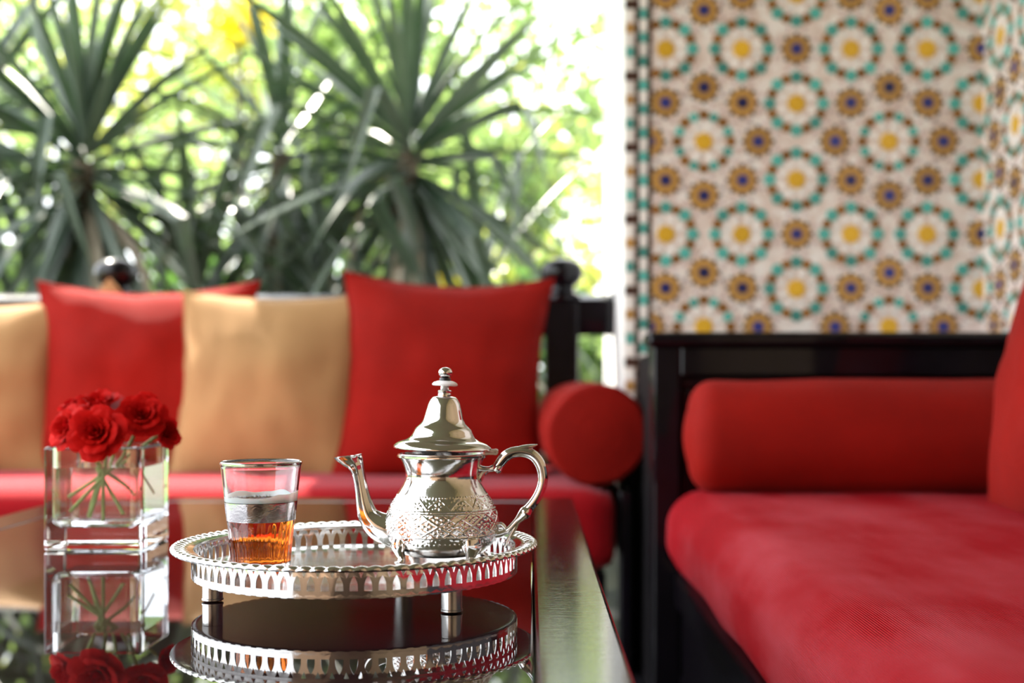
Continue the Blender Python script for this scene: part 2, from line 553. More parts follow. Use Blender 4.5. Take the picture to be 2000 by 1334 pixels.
# border strip
for k in range(-3, 28):
    zc = CAM_Z + (735 - 30) * PX + 0.14 - k * 46.5 * PX
    if not (0.56 < zc < ZHI):
        continue
    nm = ('dark_accent_tile', 'brown_border_tile', 'teal_border_tile')[(k - 2) % 3]
    yb = WALL_Y - 0.006
    link_mesh(nm, TM[nm], wall_rear, ((1230 - 1036) * PX, yb, zc))
    link_mesh('white_border_tile', TM['white_border_tile'], wall_rear, ((1230 - 1036) * PX, yb, zc - 23 * PX))
    link_mesh('teal_border_tile', TM['teal_border_tile'], wall_rear, ((1256 - 1036) * PX, yb, zc - 18 * PX))
    link_mesh('white_border_tile', TM['white_border_tile'], wall_rear, ((1256 - 1036) * PX, yb, zc - 41 * PX))
    for xx in (1244, 1268):
        for q in (0, 1):
            link_mesh('dark_border_tile', TM['dark_border_tile'], wall_rear, ((xx - 1036) * PX, yb, zc - q * 23.2 * PX))

# ------------------------------------------------------------------ soft furnishing helpers
def pillow_mesh(w, h, t, n=26, seed=0, pinch=0.06, wrinkle=0.009):
    """pillow in the XZ plane, centre at origin, thickness along Y"""
    V, F = [], []
    def pt(u, v, side):
        # outline with concave sides and pointed corners
        x = u * (1 - pinch * (1 - v * v)) * w / 2
        z = v * (1 - pinch * (1 - u * u)) * h / 2
        e = max(0.0, (1 - abs(u) ** 2.2)) ** 0.62 * max(0.0, (1 - abs(v) ** 2.2)) ** 0.62
        y = side * t / 2 * e
        if wrinkle:
            nz = noise.noise(Vector((u * 2.3 + seed * 7, v * 2.3, side * 3)))
            nz2 = noise.noise(Vector((u * 6 + seed * 3, v * 2.2 - seed, side * 5)))
            y += side * e * (wrinkle * 1.5 * nz + wrinkle * 0.5 * nz2)
            x += 0.004 * noise.noise(Vector((v * 4, seed, 0)))
            z += 0.004 * noise.noise(Vector((u * 4, seed + 9, 0)))
        return (x, y, z)
    idx = {}
    for s in (-1, 1):
        for i in range(n + 1):
            for j in range(n + 1):
                u = -cos(pi * i / n) * 0.5 + (2 * i / n - 1) * 0.5
                v = -cos(pi * j / n) * 0.5 + (2 * j / n - 1) * 0.5
                edge = i in (0, n) or j in (0, n)
                if edge and s == 1:
                    idx[(1, i, j)] = idx[(-1, i, j)]
                    continue
                idx[(s, i, j)] = len(V)
                V.append(pt(u, v, s))
    for s in (-1, 1):
        for i in range(n):
            for j in range(n):
                q = (idx[(s, i, j)], idx[(s, i + 1, j)], idx[(s, i + 1, j + 1)], idx[(s, i, j + 1)])
                F.append(q if s == -1 else tuple(reversed(q)))
    return V, F

def pillow(name, w, h, t, mat, loc, rot, label, cat='pillow', group=None, seed=0, pinch=0.06):
    V, F = pillow_mesh(w, h, t, seed=seed, pinch=pinch)
    o = add(name, V, F, mat, smooth=True, sharp=80)
    o.location = loc
    o.rotation_euler = rot
    tag(o, label, cat, group)
    # seam piping round the edge
    n = 40
    path = []
    for (a, b_) in (((-1, -1), (1, -1)), ((1, -1), (1, 1)), ((1, 1), (-1, 1)), ((-1, 1), (-1, -1))):
        for k in range(n // 4):
            s = k / (n // 4)
            u = a[0] + (b_[0] - a[0]) * s; v = a[1] + (b_[1] - a[1]) * s
            x = u * (1 - pinch * (1 - v * v)) * w / 2 + 0.004 * noise.noise(Vector((v * 4, seed, 0)))
            z = v * (1 - pinch * (1 - u * u)) * h / 2 + 0.004 * noise.noise(Vector((u * 4, seed + 9, 0)))
            path.append((x, 0, z))
    path.append(path[0])
    pv, pf = tube(path, 0.0032, 6)
    add('seam', pv, pf, mat, o)
    return o

def cushion_mesh(lo, hi, r, n=(14, 30, 6), crown=0.02, seed=0, amp=0.004):
    """rounded, slightly crowned box cushion"""
    bm = bmesh.new()
    bmesh.ops.create_cube(bm, size=2)
    bmesh.ops.subdivide_edges(bm, edges=list(bm.edges), cuts=21, use_grid_fill=True)
    c = [(lo[i] + hi[i]) / 2 for i in range(3)]
    hs = [(hi[i] - lo[i]) / 2 for i in range(3)]
    for v in bm.verts:
        p = [v.co[i] for i in range(3)]
        # concentrate vertices near the edges
        p = [math.copysign(abs(x) ** 0.6 if i < 2 else abs(x), x) for i, x in enumerate(p)]
        q = [p[i] * hs[i] for i in range(3)]
        core = [max(-(hs[i] - r[i]), min(hs[i] - r[i], q[i])) for i in range(3)]
        d = Vector([(q[i] - core[i]) / r[i] for i in range(3)])
        if d.length > 1e-6:
            d.normalize()
        w = Vector([core[i] + d[i] * r[i] for i in range(3)])
        top = w.z / hs[2]
        e = max(0, 1 - (p[0]) ** 2) * max(0, 1 - (p[1]) ** 2)
        w.z += crown * e * top
        nz = noise.noise(Vector((w.x * 5 + seed, w.y * 5, w.z * 5)))
        w += d * amp * nz
        v.co = Vector([c[i] + w[i] for i in range(3)])
    return bm

def bolster_mesh(length, r, nr=40, seed=0, e=0.045):
    """axis along Y, centre at origin; domed ends with a soft edge"""
    prof = []
    hl = length / 2
    prof.append((0.0005, -hl - 0.012))
    for k in range(1, 7):
        rr = (r - e) * k / 6
        prof.append((rr, -hl - 0.012 * (1 - (rr / (r - e)) ** 2) ))
    for k in range(1, 7):
        a = k / 6 * pi / 2
        prof.append((r - e + e * sin(a), -hl + e * (1 - cos(a))))
    for k in range(1, 10):
        prof.append((r * (1 + 0.02 * sin(pi * k / 10)), -hl + e + (length - 2 * e) * k / 10))
    right = [(rr, -y) for rr, y in reversed(prof[:13])]
    prof += right
    def fn(rr, z, a, j):
        d = 0.004 * noise.noise(Vector((cos(a) * 2 + seed, sin(a) * 2, z * 6)))
        return (rr + d * min(1, rr / r), z)
    V, F = lathe(prof, nr, fn=fn)
    V = [(x, z, y) for x, y, z in V]
    F = [tuple(reversed(f)) for f in F]
    return V, F

# ------------------------------------------------------------------ far bench (along the garden rail)
RAIL_Y = 3.45
bench = empty('garden_bench', (-0.75, 3.05, 0))
tag(bench, 'long black wooden bench with round finial posts backing onto the garden', 'bench')
def bpart(name, lo, hi, bev=0.004, parent=None):
    o = box(name, lo, hi, M['lacquer'], None, bev)
    p = parent or bench
    o.parent = p
    o.matrix_parent_inverse = Matrix.Translation(-bench.location)
    return o
# rail with rounded top
prof = [(-0.03, 0.765), (0.03, 0.765), (0.034, 0.80), (0.034, 0.85), (0.028, 0.866), (0.012, 0.874), (0.0, 0.8755), (-0.008, 0.873), (-0.033, 0.8615), (-0.036, 0.857), (-0.036, 0.80)]
V = []; n = len(prof)
for x in (-2.2, WX0 - 0.002):
    V += [(x, RAIL_Y + p, z) for p, z in prof]
F = [(i, (i + 1) % n, n + (i + 1) % n, n + i) for i in range(n)] + [tuple(range(n)), tuple(range(2 * n - 1, n - 1, -1))]
bm = bmesh.new(); bv = [bm.verts.new(v) for v in V]
for f in F: bm.faces.new([bv[i] for i in f])
o = from_bm('back_rail', bm, M['lacquer'], bench, sharp=12); o.matrix_parent_inverse = Matrix.Translation(-bench.location)
bpart('lower_rail', (-2.2, RAIL_Y - 0.022, 0.47), (WX0 - 0.004, RAIL_Y + 0.022, 0.53))
for px_ in (-1.115, 0.084, -2.3):
    post = bpart('back_post', (px_ - 0.045, RAIL_Y - 0.045, 0.0), (px_ + 0.045, RAIL_Y + 0.045, 0.855), 0.008)
    pf = [(0.038, 0.855), (0.043, 0.862), (0.043, 0.872), (0.03, 0.882), (0.028, 0.892), (0.036, 0.900), (0.045, 0.912), (0.048, 0.928), (0.046, 0.942), (0.038, 0.953), (0.024, 0.961), (0.008, 0.965)]
    pf = [(r * 1.22, 0.855 + (z - 0.855) * 1.08) for r, z in pf]
    V, F = lathe(pf, 28, True, True)
    add('finial', [(x + px_, y + RAIL_Y, z) for x, y, z in V], F, M['lacquer'], post)
for x in [-2.05 + 0.21 * k for k in range(10)]:
    if abs(x + 1.115) > 0.07 and x < -0.05:
        bpart('baluster', (x - 0.016, RAIL_Y - 0.016, 0.53), (x + 0.016, RAIL_Y + 0.016, 0.768), 0.003)
bpart('end_panel', (0.192, 2.79, 0.0), (0.221, 3.40, 0.405), 0.006)
bpart('seat_board', (-2.2, 2.79, 0.17), (0.165, 3.43, 0.228), 0.006)
bpart('apron', (-2.2, 2.80, 0.07), (0.16, 2.83, 0.17), 0.004)
for (x, y) in ((0.12, 2.83), (0.12, 3.36), (-1.1, 2.83), (-1.1, 3.36)):
    bpart('leg', (x - 0.03, y - 0.03, 0.0), (x + 0.03, y + 0.03, 0.172), 0.004)

o = from_bm('bench_cushion', cushion_mesh((-2.18, 2.745, 0.229), (0.186, 3.40, 0.415), (0.045, 0.045, 0.05), crown=0.006, seed=3), M['red_far'], sharp=80)
tag(o, 'long bright red seat cushion on the garden bench below the row of pillows', 'seat cushion')
V, F = bolster_mesh(0.60, 0.112, nr=56, seed=1, e=0.018)
o = add('bolster', V, F, M['red'], smooth=True, sharp=70)
o.location = (0.133, 3.085, 0.527); o.rotation_euler = (0, 0, radians(2.5))
tag(o, 'red bolster at the end of the garden bench, its round end facing the viewer', 'bolster', 'red bolsters')

def leaned(name, w, h, t, mat, x, y, zb, lean, yaw, roll, label, seed, pinch=0.06):
    z = zb + h / 2 * cos(radians(lean)) * (1 - pinch * 0.5)
    return pillow(name, w, h, t, mat, (x, y, z), (Matrix.Rotation(radians(yaw), 3, 'Z') @ Matrix.Rotation(radians(-lean), 3, 'X') @ Matrix.Rotation(radians(roll), 3, 'Y')).to_euler(), label, 'pillow', 'pillows on the garden bench', seed, pinch)
ZB = 0.402
leaned('pillow', 0.525, 0.535, 0.17, M['red'], -0.212, 3.13, ZB, 12, 0, 2.0, 'red square pillow directly behind the teapot, right-hand end of the pillow row', 1, 0.13)
leaned('pillow', 0.48, 0.485, 0.16, M['gold'], -0.645, 3.17, ZB, 11, -4, 1.0, 'apricot pillow between the two red pillows', 2, 0.09)
leaned('pillow', 0.575, 0.525, 0.16, M['red'], -0.985, 3.255, ZB, 10, 0, 0.0, 'red pillow behind the roses, between two apricot pillows', 3, 0.14)
leaned('pillow', 0.47, 0.47, 0.16, M['gold'], -1.43, 3.24, ZB, 12, 3, 0.0, 'apricot pillow at the left edge of the picture', 4, 0.09)
leaned('pillow', 0.34, 0.34, 0.09, M['gold'], -1.105, 3.345, 0.505, 4, 0, 45.0, 'apricot pillow almost hidden behind the left red pillow, only its corner showing', 5, 0.05)

# ------------------------------------------------------------------ right-hand sofa
sofa = empty('daybed_sofa', (0.6, 1.6, 0))
tag(sofa, 'black lacquered daybed sofa frame with panelled arm along the tiled wall', 'sofa')
def spart(name, lo, hi, bev=0.004):
    o = box(name, lo, hi, M['lacquer'], None, bev)
    o.parent = sofa
    o.matrix_parent_inverse = Matrix.Translation(-sofa.location)
    return o
AY = 2.55
spart('arm_post', (0.244, AY, 0.0), (0.300, AY + 0.07, 0.715), 0.005)
spart('arm_post', (1.03, AY, 0.0), (1.09, AY + 0.07, 0.715), 0.005)
spart('arm_rail', (0.299, AY + 0.004, 0.655), (1.031, AY + 0.06, 0.715), 0.005)
spart('arm_cap', (0.232, AY - 0.012, 0.715), (1.092, AY + 0.09, 0.743), 0.009)
spart('panel_moulding', (0.300, AY + 0.018, 0.628), (1.030, AY + 0.045, 0.656), 0.006)
spart('panel_moulding', (0.300, AY + 0.018, 0.20), (0.322, AY + 0.045, 0.629), 0.006)
spart('arm_panel', (0.301, AY + 0.035, 0.05), (1.029, AY + 0.055, 0.654), 0.002)
# deep side board of the arm with a scrolled top
V = []; pr = [(AY + 0.071, 0.0), (2.96, 0.0), (2.96, 0.60), (2.94, 0.66), (2.90, 0.69), (2.84, 0.70), (2.76, 0.695), (2.70, 0.70), (AY + 0.071, 0.712)]
n = len(pr)
V = [(0.246, y, z) for y, z in pr] + [(0.276, y, z) for y, z in pr]
F = [(i, (i + 1) % n, n + (i + 1) % n, n + i) for i in range(n)] + [tuple(range(n)), tuple(range(2 * n - 1, n - 1, -1))]
bm = bmesh.new(); bv = [bm.verts.new(v) for v in V]
for f in F: bm.faces.new([bv[i] for i in f])
o = from_bm('side_board', bm, M['matte_black'], sofa, sharp=20); o.matrix_parent_inverse = Matrix.Translation(-sofa.location)
spart('seat_board', (0.285, 0.30, 0.20), (1.07, 2.53, 0.268), 0.01)
spart('front_board', (0.298, 0.30, 0.02), (0.325, 2.53, 0.215), 0.006)
spart('back_board', (1.06, 0.30, 0.26), (1.094, 2.54, 0.80), 0.006)

o = from_bm('daybed_cushion', cushion_mesh((0.262, 0.35, 0.27), (1.055, 2.535, 0.437), (0.075, 0.06, 0.07), crown=0.004, seed=8, amp=0.006), M['red_seat'], sharp=80)
tag(o, 'deep red woven seat cushion of the daybed sofa, filling the lower right', 'seat cushion')
V, F = bolster_mesh(0.74, 0.105, seed=5)
o = add('bolster', V, F, M['red'], smooth=True, sharp=70)
o.location = (0.672, 2.425, 0.541); o.rotation_euler = (0, 0, radians(90))
o.scale = (1.0, 1, 1.02)
tag(o, 'long red bolster lying across the daybed against its black arm', 'bolster', 'red bolsters')
V, F = pillow_mesh(0.50, 0.46, 0.15, seed=11, pinch=0.05)
o = add('pillow', V, F, M['red'], smooth=True, sharp=80)
o.rotation_euler = (Matrix.Rotation(radians(-90), 3, 'Z') @ Matrix.Rotation(radians(-10), 3, 'X')).to_euler()
o.location = (0.835, 1.98, 0.642)
tag(o, 'bright red pillow propped on the daybed at the right edge of the picture', 'pillow')

# ------------------------------------------------------------------ coffee table
TX0, TX1, TY0, TY1 = -0.778, 0.071, 0.45, 2.16
FW = 0.068
table = empty('coffee_table', ((TX0 + TX1) / 2, (TY0 + TY1) / 2, 0))
tag(table, 'low black lacquered coffee table with a mirror-like dark top', 'table')
def tpart(name, lo, hi, mat, bev=0.004):
    o = box(name, lo, hi, mat, None, bev, 3)
    o.parent = table
    o.matrix_parent_inverse = Matrix.Translation(-table.location)
    return o
tpart('frame_board', (TX0, TY0, 0.40), (TX0 + FW, TY1, TABLE_Z), M['table_frame'])
tpart('frame_board', (TX1 - FW, TY0, 0.40), (TX1, TY1, TABLE_Z), M['table_frame'])
tpart('frame_board', (TX0 + FW, TY1 - FW, 0.40), (TX1 - FW, TY1, TABLE_Z), M['table_frame'])
tpart('frame_board', (TX0 + FW, TY0, 0.40), (TX1 - FW, TY0 + FW, TABLE_Z), M['table_frame'])
tpart('top_panel', (TX0 + FW + 0.0008, TY0 + FW + 0.0008, 0.42), (TX1 - FW - 0.0008, TY1 - FW - 0.0008, TABLE_Z - 0.0004), M['table_glass'], 0.0015)
for x in (TX0 + 0.06, TX1 - 0.06):
    for y in (TY0 + 0.06, TY1 - 0.06):
        tpart('leg', (x - 0.035, y - 0.035, 0.0), (x + 0.035, y + 0.035, 0.401), M['lacquer'])

# ------------------------------------------------------------------ tray
TRX, TRY = -0.1635, 1.206
TR = 0.1505
tray = empty('tray', (TRX, TRY, TABLE_Z))
tag(tray, 'round silver tray with pierced arcaded gallery on three short feet', 'tray')
Z0, Z1 = 0.0215, 0.0468
H = Z1 - Z0
NA = 80
w = 2 * pi / NA
def arch(u):            # pointed arch hole in unit coordinates (x in 0..1 of the cell, z in m)
    pts = []
    hw = 0.28
    zb, zs, zt = 0.0062, 0.0095, 0.0190
    pts.append((0.5 - hw, zb)); pts.append((0.5, zb)); pts.append((0.5 + hw, zb))
    for k in range(0, 6):
        t = k / 6
        pts.append((0.5 + hw * (1 - t ** 1.9), zs + (zt - zs) * t))
    pts.append((0.5, zt))
    for k in range(5, -1, -1):
        t = k / 6
        pts.append((0.5 - hw * (1 - t ** 1.9), zs + (zt - zs) * t))
    return pts
za, zb_, hwt = 0.0165, 0.0226, 0.22
outer = [(0, 0), (0.25, 0), (0.5, 0), (0.75, 0), (1, 0), (1, za), (1 - hwt, zb_), (1, zb_), (1, H), (0.75, H), (0.5, H), (0.25, H), (0, H), (0, zb_), (hwt, zb_), (0, za)]
hole = arch(0)
flat = outer + hole
tris = tessellate_polygon([[Vector((x, z * 80, 0)) for x, z in outer], [Vector((x, z * 80, 0)) for x, z in hole]])
bm = bmesh.new()
for k in range(NA):
    vv = []
    for (x, z) in flat:
        a = (k + x) * w
        vv.append(bm.verts.new((TR * cos(a), TR * sin(a), Z0 + z)))
    for t in tris:
        try:
            bm.faces.new([vv[i] for i in t])
        except ValueError:
            pass
bmesh.ops.remove_doubles(bm, verts=bm.verts, dist=1e-5)
bmesh.ops.recalc_face_normals(bm, faces=bm.faces)
o = from_bm('gallery', bm, M['silver'], tray)
md = o.modifiers.new('thickness', 'SOLIDIFY'); md.thickness = 0.0011; md.offset = 0
me = bpy.data.meshes.new_from_object(o.evaluated_get(bpy.context.evaluated_depsgraph_get()))
o.modifiers.clear(); o.data = me
me.set_sharp_from_angle(angle=radians(30))
# rim with twisted gadroon
pr = [(TR - 0.001, Z1 - 0.0012), (TR - 0.0012, Z1 + 0.0003), (TR + 0.003, Z1 + 0.0012), (TR + 0.006, Z1 + 0.0016), (TR + 0.009, Z1 + 0.0021), (TR + 0.012, Z1 + 0.0028), (TR + 0.0145, Z1 + 0.0033), (TR + 0.0170, Z1 + 0.0031), (TR + 0.0188, Z1 + 0.0020), (TR + 0.0195, Z1 + 0.0004), (TR + 0.0188, Z1 - 0.001), (TR + 0.016, Z1 - 0.0012), (TR + 0.008, Z1 - 0.0012)]
def gad(r, z, a, j):
    if 3 <= j <= 9:
        ph = 92 * a + (j - 3) * 0.42
        s = abs(sin(ph / 2)) ** 0.7
        amp = 0.0 if j == 3 else (0.0016 if j < 9 else 0.0010)
        return (r + (0.0008 * (s - .6) if j >= 7 else 0), z + amp * (s - 0.6))
    return (r, z)
V, F = lathe(pr + [pr[0]], 920, fn=gad)
add('rim', V, F, M['silver'], tray, sharp=50)
V, F = lathe([(0.0005, Z0 + 0.0045), (0.05, Z0 + 0.0045), (0.10, Z0 + 0.0045), (TR - 0.004, Z0 + 0.0047), (TR - 0.0008, Z0 + 0.006), (TR + 0.0004, Z0 + 0.0058), (TR + 0.0006, Z0 + 0.001), (TR - 0.002, Z0 - 0.0006), (TR - 0.006, Z0 - 0.0006), (0.10, Z0), (0.0005, Z0)], 128)
add('floor_plate', V, F, M['steel_floor'], tray)
for k in range(3):
    a = radians(196 + 120 * k)
    V, F = lathe([(0.0005, 0), (0.0085, 0), (0.0098, 0.0008), (0.0098, 0.0022), (0.0092, 0.0026), (0.0092, Z0 - 0.001), (0.0097, Z0 - 0.0004)], 32)
    add('foot', V, F, M['silver_satin'], tray, (0.132 * cos(a), 0.132 * sin(a), 0.0002))
TFLOOR = TABLE_Z + Z0 + 0.0047

# ------------------------------------------------------------------ teapot (profile measured in picture units of 0.496 mm)
K = 0.000496
PXC, PYB = 861.0, 1096.0
pot = empty('teapot', ((864 - 1036) / 2500 * 1.24, 1.24, TFLOOR))
tag(pot, 'small chased silver teapot with domed lid, standing on the tray', 'teapot')
def Zp(y): return (PYB - y) * K
def Xp(x): return (x - PXC) * K
body_pts = [(52, 1084), (76, 1080), (90, 1070), (99, 1060), (105.5, 1049), (109, 1035), (110, 1021), (108, 1005), (103, 990), (94, 974), (84, 958), (76, 945), (71.5, 934), (71, 925), (73.5, 914), (78, 902), (83, 893), (85, 889)]
sp_ = smooth_path([(r, y) for r, y in body_pts], 7)
def chase(r, z, a, j):
    """engraved relief between two heights on the belly"""
    y = PYB - z / K
    d = 0.0
    if 962 < y < 1058:
        t = (y - 962) / 96.0
        def line(v, wd): return max(0.0, 1 - abs(v) / wd)
        d += 0.9 * line(t - 0.03, 0.025) * (0.6 + 0.4 * sin(a * 96))
        d += 0.9 * line(t - 0.30, 0.02) + 0.7 * line(t - 0.345, 0.015)
        d += 0.9 * line(t - 0.80, 0.02) + 0.6 * line(t - 0.95, 0.03) * (0.5 + 0.5 * sin(a * 72))
        if 0.06 < t < 0.29:              # row of leaf rosettes in pointed niches
            u = ((a * 14 / (2 * pi)) % 1.0 - 0.5) * 2
            tt = (t - 0.175) / 0.115
            d += 0.8 * line(tt + 1.0 - 1.7 * abs(u) ** 1.2, 0.16)
            rr = sqrt((tt - 0.15) ** 2 + (u * 1.6) ** 2)
            an = math.atan2(tt - 0.15, u * 1.6)
            d += 1.0 * max(0, cos(5 * an)) * max(0, 1 - abs(rr - 0.42) / 0.36)
        elif 0.36 < t < 0.79:            # interlaced lozenges with flowers
            u = ((a * 10 / (2 * pi)) % 1.0 - 0.5) * 2
            tt = (t - 0.575) / 0.215
            d += 0.9 * line(abs(tt) - abs(u), 0.09) + 0.6 * line(abs(tt) + abs(u) - 1.25, 0.08)
            for (cu, ct) in ((0.0, 0.62), (0.0, -0.62), (0.62, 0.0), (-0.62, 0.0)):
                rr = sqrt((u - cu) ** 2 + (tt - ct) ** 2)
                if rr < 0.36:
                    an = math.atan2(tt - ct, u - cu)
                    d += 1.0 * max(0, cos(4 * an)) * max(0, 1 - abs(rr - 0.2) / 0.15)
        d += 0.35 * noise.noise(Vector((cos(a) * 22, sin(a) * 22, t * 22)))
        fade = min(1, t / 0.04, (1 - t) / 0.04)
        d *= fade
        d -= 0.35 * fade
    return (r + d * 0.0010, z)
# densify the profile on the chased belt
dense = []
for i in range(len(sp_) - 1):
    (r0, y0), (r1, y1) = sp_[i], sp_[i + 1]
    nn = max(1, int(abs(y1 - y0) / 0.8)) if y0 > 955 and y0 < 1062 else 1
    for q in range(nn):
        dense.append((r0 + (r1 - r0) * q / nn, y0 + (y1 - y0) * q / nn))
dense.append(sp_[-1])
prof = [(0.001, Zp(1084))] + [(r * K, Zp(y)) for r, y in dense] + [(86.5 * K, Zp(887.5)), (86 * K, Zp(885.5)), (83 * K, Zp(885.5)), (82 * K, Zp(889)), (74 * K, Zp(905)), (69 * K, Zp(925)), (72 * K, Zp(945)), (95 * K, Zp(985)), (105 * K, Zp(1020)), (98 * K, Zp(1055)), (60 * K, Zp(1078)), (0.001, Zp(1080))]
V, F = lathe(prof, 480, fn=lambda r, z, a, j: chase(r, z, a, j) if j < len(dense) else (r, z))
add('body', V, F, M['silver_chased'], pot, sharp=60)
V, F = lathe([(86 * K, Zp(893.5)), (88 * K, Zp(892)), (88 * K, Zp(889)), (86 * K, Zp(887.6)), (84.5 * K, Zp(889)), (84.5 * K, Zp(892)), (86 * K, Zp(893.5))], 96)
add('mouth_ring', V, F, M['silver'], pot)
# lid, hinged on the right, slightly raised
lid = empty('lid', (0, 0, 0))
lp = smooth_path([(18, 778), (24, 781), (29.5, 790), (33, 801), (36.5, 814), (40, 826), (46, 834), (53.5, 841), (58, 850), (62, 857), (70, 862.5), (80, 866), (88, 870), (94, 875), (95.5, 878)], 6)
hx, hz = 86 * K, Zp(884)
prof = [(r * K, Zp(y)) for r, y in lp] + [(95.0 * K, Zp(880.5)), (92 * K, Zp(881.5)), (84 * K, Zp(880)), (60 * K, Zp(868)), (34 * K, Zp(825)), (0.001, Zp(790))]
V, F = lathe([(0.001, Zp(777))] + prof, 128)
V = [(x, y, z) for x, y, z in V]
lid_mesh = add('lid', V, F, M['silver'], pot, sharp=55)
COL.objects.unlink(lid); bpy.data.objects.remove(lid)
tl = Matrix.Translation((hx, 0, hz)) @ Matrix.Rotation(radians(2.2), 4, 'Y') @ Matrix.Translation((-hx, 0, -hz))
lid_mesh.matrix_local = tl
def lidpart(name, prof, mat, n=48, sharp=45):
    V, F = lathe(prof, n)
    return add(name, V, F, mat, lid_mesh, sharp=sharp)
lidpart('collar', [(r * K, Zp(y)) for r, y in ((0.5, 779), (12.5, 779), (13, 775), (12, 772), (13.5, 770), (13.5, 767), (9, 765.5), (8, 764), (8, 757), (8, 754), (0.5, 754))], M['silver'])
lidpart('washer', [(r * K, Zp(y)) for r, y in ((7.5, 756.5), (20, 757.5), (24.5, 756.5), (25, 754), (22, 750.5), (15, 748), (9, 747), (7.5, 747))], M['ivory'])
lidpart('spacer', [(r * K, Zp(y)) for r, y in ((0.5, 748), (11, 747.5), (11, 743), (9.5, 741.5), (0.5, 741.5))], M['black_rubber'])
bp = [(0.5, 742.5)] + [(13.8 * sin(a), 731.5 - 11.5 * -cos(a) if False else 731.8 + 10.8 * cos(a)) for a in [pi * k / 14 for k in range(1, 14)]] + [(0.5, 721.0)]
lidpart('knob', [(r * K, Zp(y)) for r, y in bp], M['silver'])
# hinge
hv = merge(box_vf((84 * K, -0.007, Zp(888)), (107 * K, 0.007, Zp(883.5))), box_vf((88 * K, -0.0055, Zp(882)), (105 * K, 0.0055, Zp(878))))
V, F = lathe([(0.0004, -0.009), (0.0027, -0.009), (0.0027, 0.009), (0.0004, 0.009)], 20)
hv = merge(hv, ([(x + 104 * K, z, y + Zp(883)) for x, y, z in V], F))
add('hinge', hv[0], hv[1], M['silver_satin'], pot)
# spout: centreline x, y, radius, in picture units
sc = [(768, 1040, 30), (752, 1034, 29), (733, 1025, 26), (717, 1008, 20), (709, 985, 15.5), (704, 960, 12.8), (700, 938, 12), (696, 920, 12.8), (690, 905, 17), (682, 896, 22), (676.5, 891.5, 26.5)]
sd = smooth_path(sc, 6)
path = [(Xp(x), 0, Zp(y)) for x, y, r in sd]
n = 28
V, F = [], []
L = len(path)
for i, p in enumerate(path):
    t = Vector(path[min(i + 1, L - 1)]) - Vector(path[max(i - 1, 0)]); t.normalize()
    s = Vector((t.z, 0, -t.x))          # in-plane normal, pointing right
    blend = max(0.0, (i - (L - 14)) / 13.0)
    s = (s * (1 - blend) + Vector((1, 0, 0.10)) * blend).normalized()
    r = sd[i][2] * K
    for k in range(n):
        a = 2 * pi * k / n
        fl = 1.0 + 0.05 * cos(8 * a) * (1 if i > 6 else 0)
        V.append(Vector(p) + s * (r * cos(a) * fl) + Vector((0, 1, 0)) * (r * (0.8 if i < L - 14 else 0.75) * sin(a) * fl))
for i in range(L - 1):
    for k in range(n):
        k2 = (k + 1) % n
        F.append((i * n + k, (i + 1) * n + k, (i + 1) * n + k2, i * n + k2))
# inner lip going back down
base = (L - 1) * n
for q, (sc_, dz) in enumerate(((0.86, 0.0), (0.6, -0.004), (0.4, -0.009), (0.01, -0.012))):
    o0 = len(V)
    c0 = Vector(path[-1])
    for k in range(n):
        d = V[base + k] - c0
        V.append(c0 + d * sc_ + Vector((0.004 * q, 0, dz)))
    prev = base if q == 0 else o0 - n
    for k in range(n):
        k2 = (k + 1) % n
        F.append((prev + k, o0 + k, o0 + k2, prev + k2))
add('spout', V, F, M['silver'], pot, sharp=70)
# handle
def htube(pts, asp=1.0, n=16):
    d = smooth_path(pts, 6)
    return tube([(Xp(x), 0, Zp(y)) for x, y, r in d], [r * K for x, y, r in d], n, True, lambda i: asp)
parts = []
parts.append(htube([(926, 912, 8), (938, 917, 6.5), (952, 917, 5.5), (963, 914, 7), (970, 909, 9), (977, 900, 10), (984, 892, 10.5), (996, 885, 10.5), (1012, 882.5, 10.5), (1028, 885, 10.5), (1041, 892, 10.5), (1051, 905, 10.5), (1056.5, 922, 10.2), (1057, 942, 9.8), (1052, 960, 9.6), (1042, 978, 9.4), (1030, 993, 9.6), (1023, 1001, 12), (1017, 1007, 10), (1009, 1016, 7), (1000, 1026, 6.2), (988, 1037, 6), (974, 1043, 6.5), (962, 1044, 8)], 0.95))
parts.append(htube([(1000, 882, 6), (1015, 876.5, 6), (1030, 873.5, 5), (1041, 871, 3), (1047, 869, 0.8)], 1.3, 12))         # leaf tip
parts.append(htube([(964, 920, 8.5), (970, 914, 9.5), (978, 906, 4)], 1.1, 12))
parts.append(htube([(932, 950, 3), (934, 938, 6), (940, 926, 6), (950, 919, 4)], 1.0, 10))                                   # upper bracket scroll
parts.append(htube([(1013, 1012, 5), (1006, 1026, 4.2), (998, 1040, 4), (991, 1052, 4), (986, 1064, 4.5), (983, 1070, 3)], 1.0, 10))
parts.append(htube([(1016, 1006, 6), (1026, 1010, 4), (1031, 1008, 1)], 1.1, 10))
parts.append(htube([(968, 1028, 4), (975, 1024, 4.2), (982, 1030, 4), (986, 1038, 3)], 1.0, 10))
V, F = merge(*parts)
add('handle', V, F, M['silver'], pot, sharp=60)
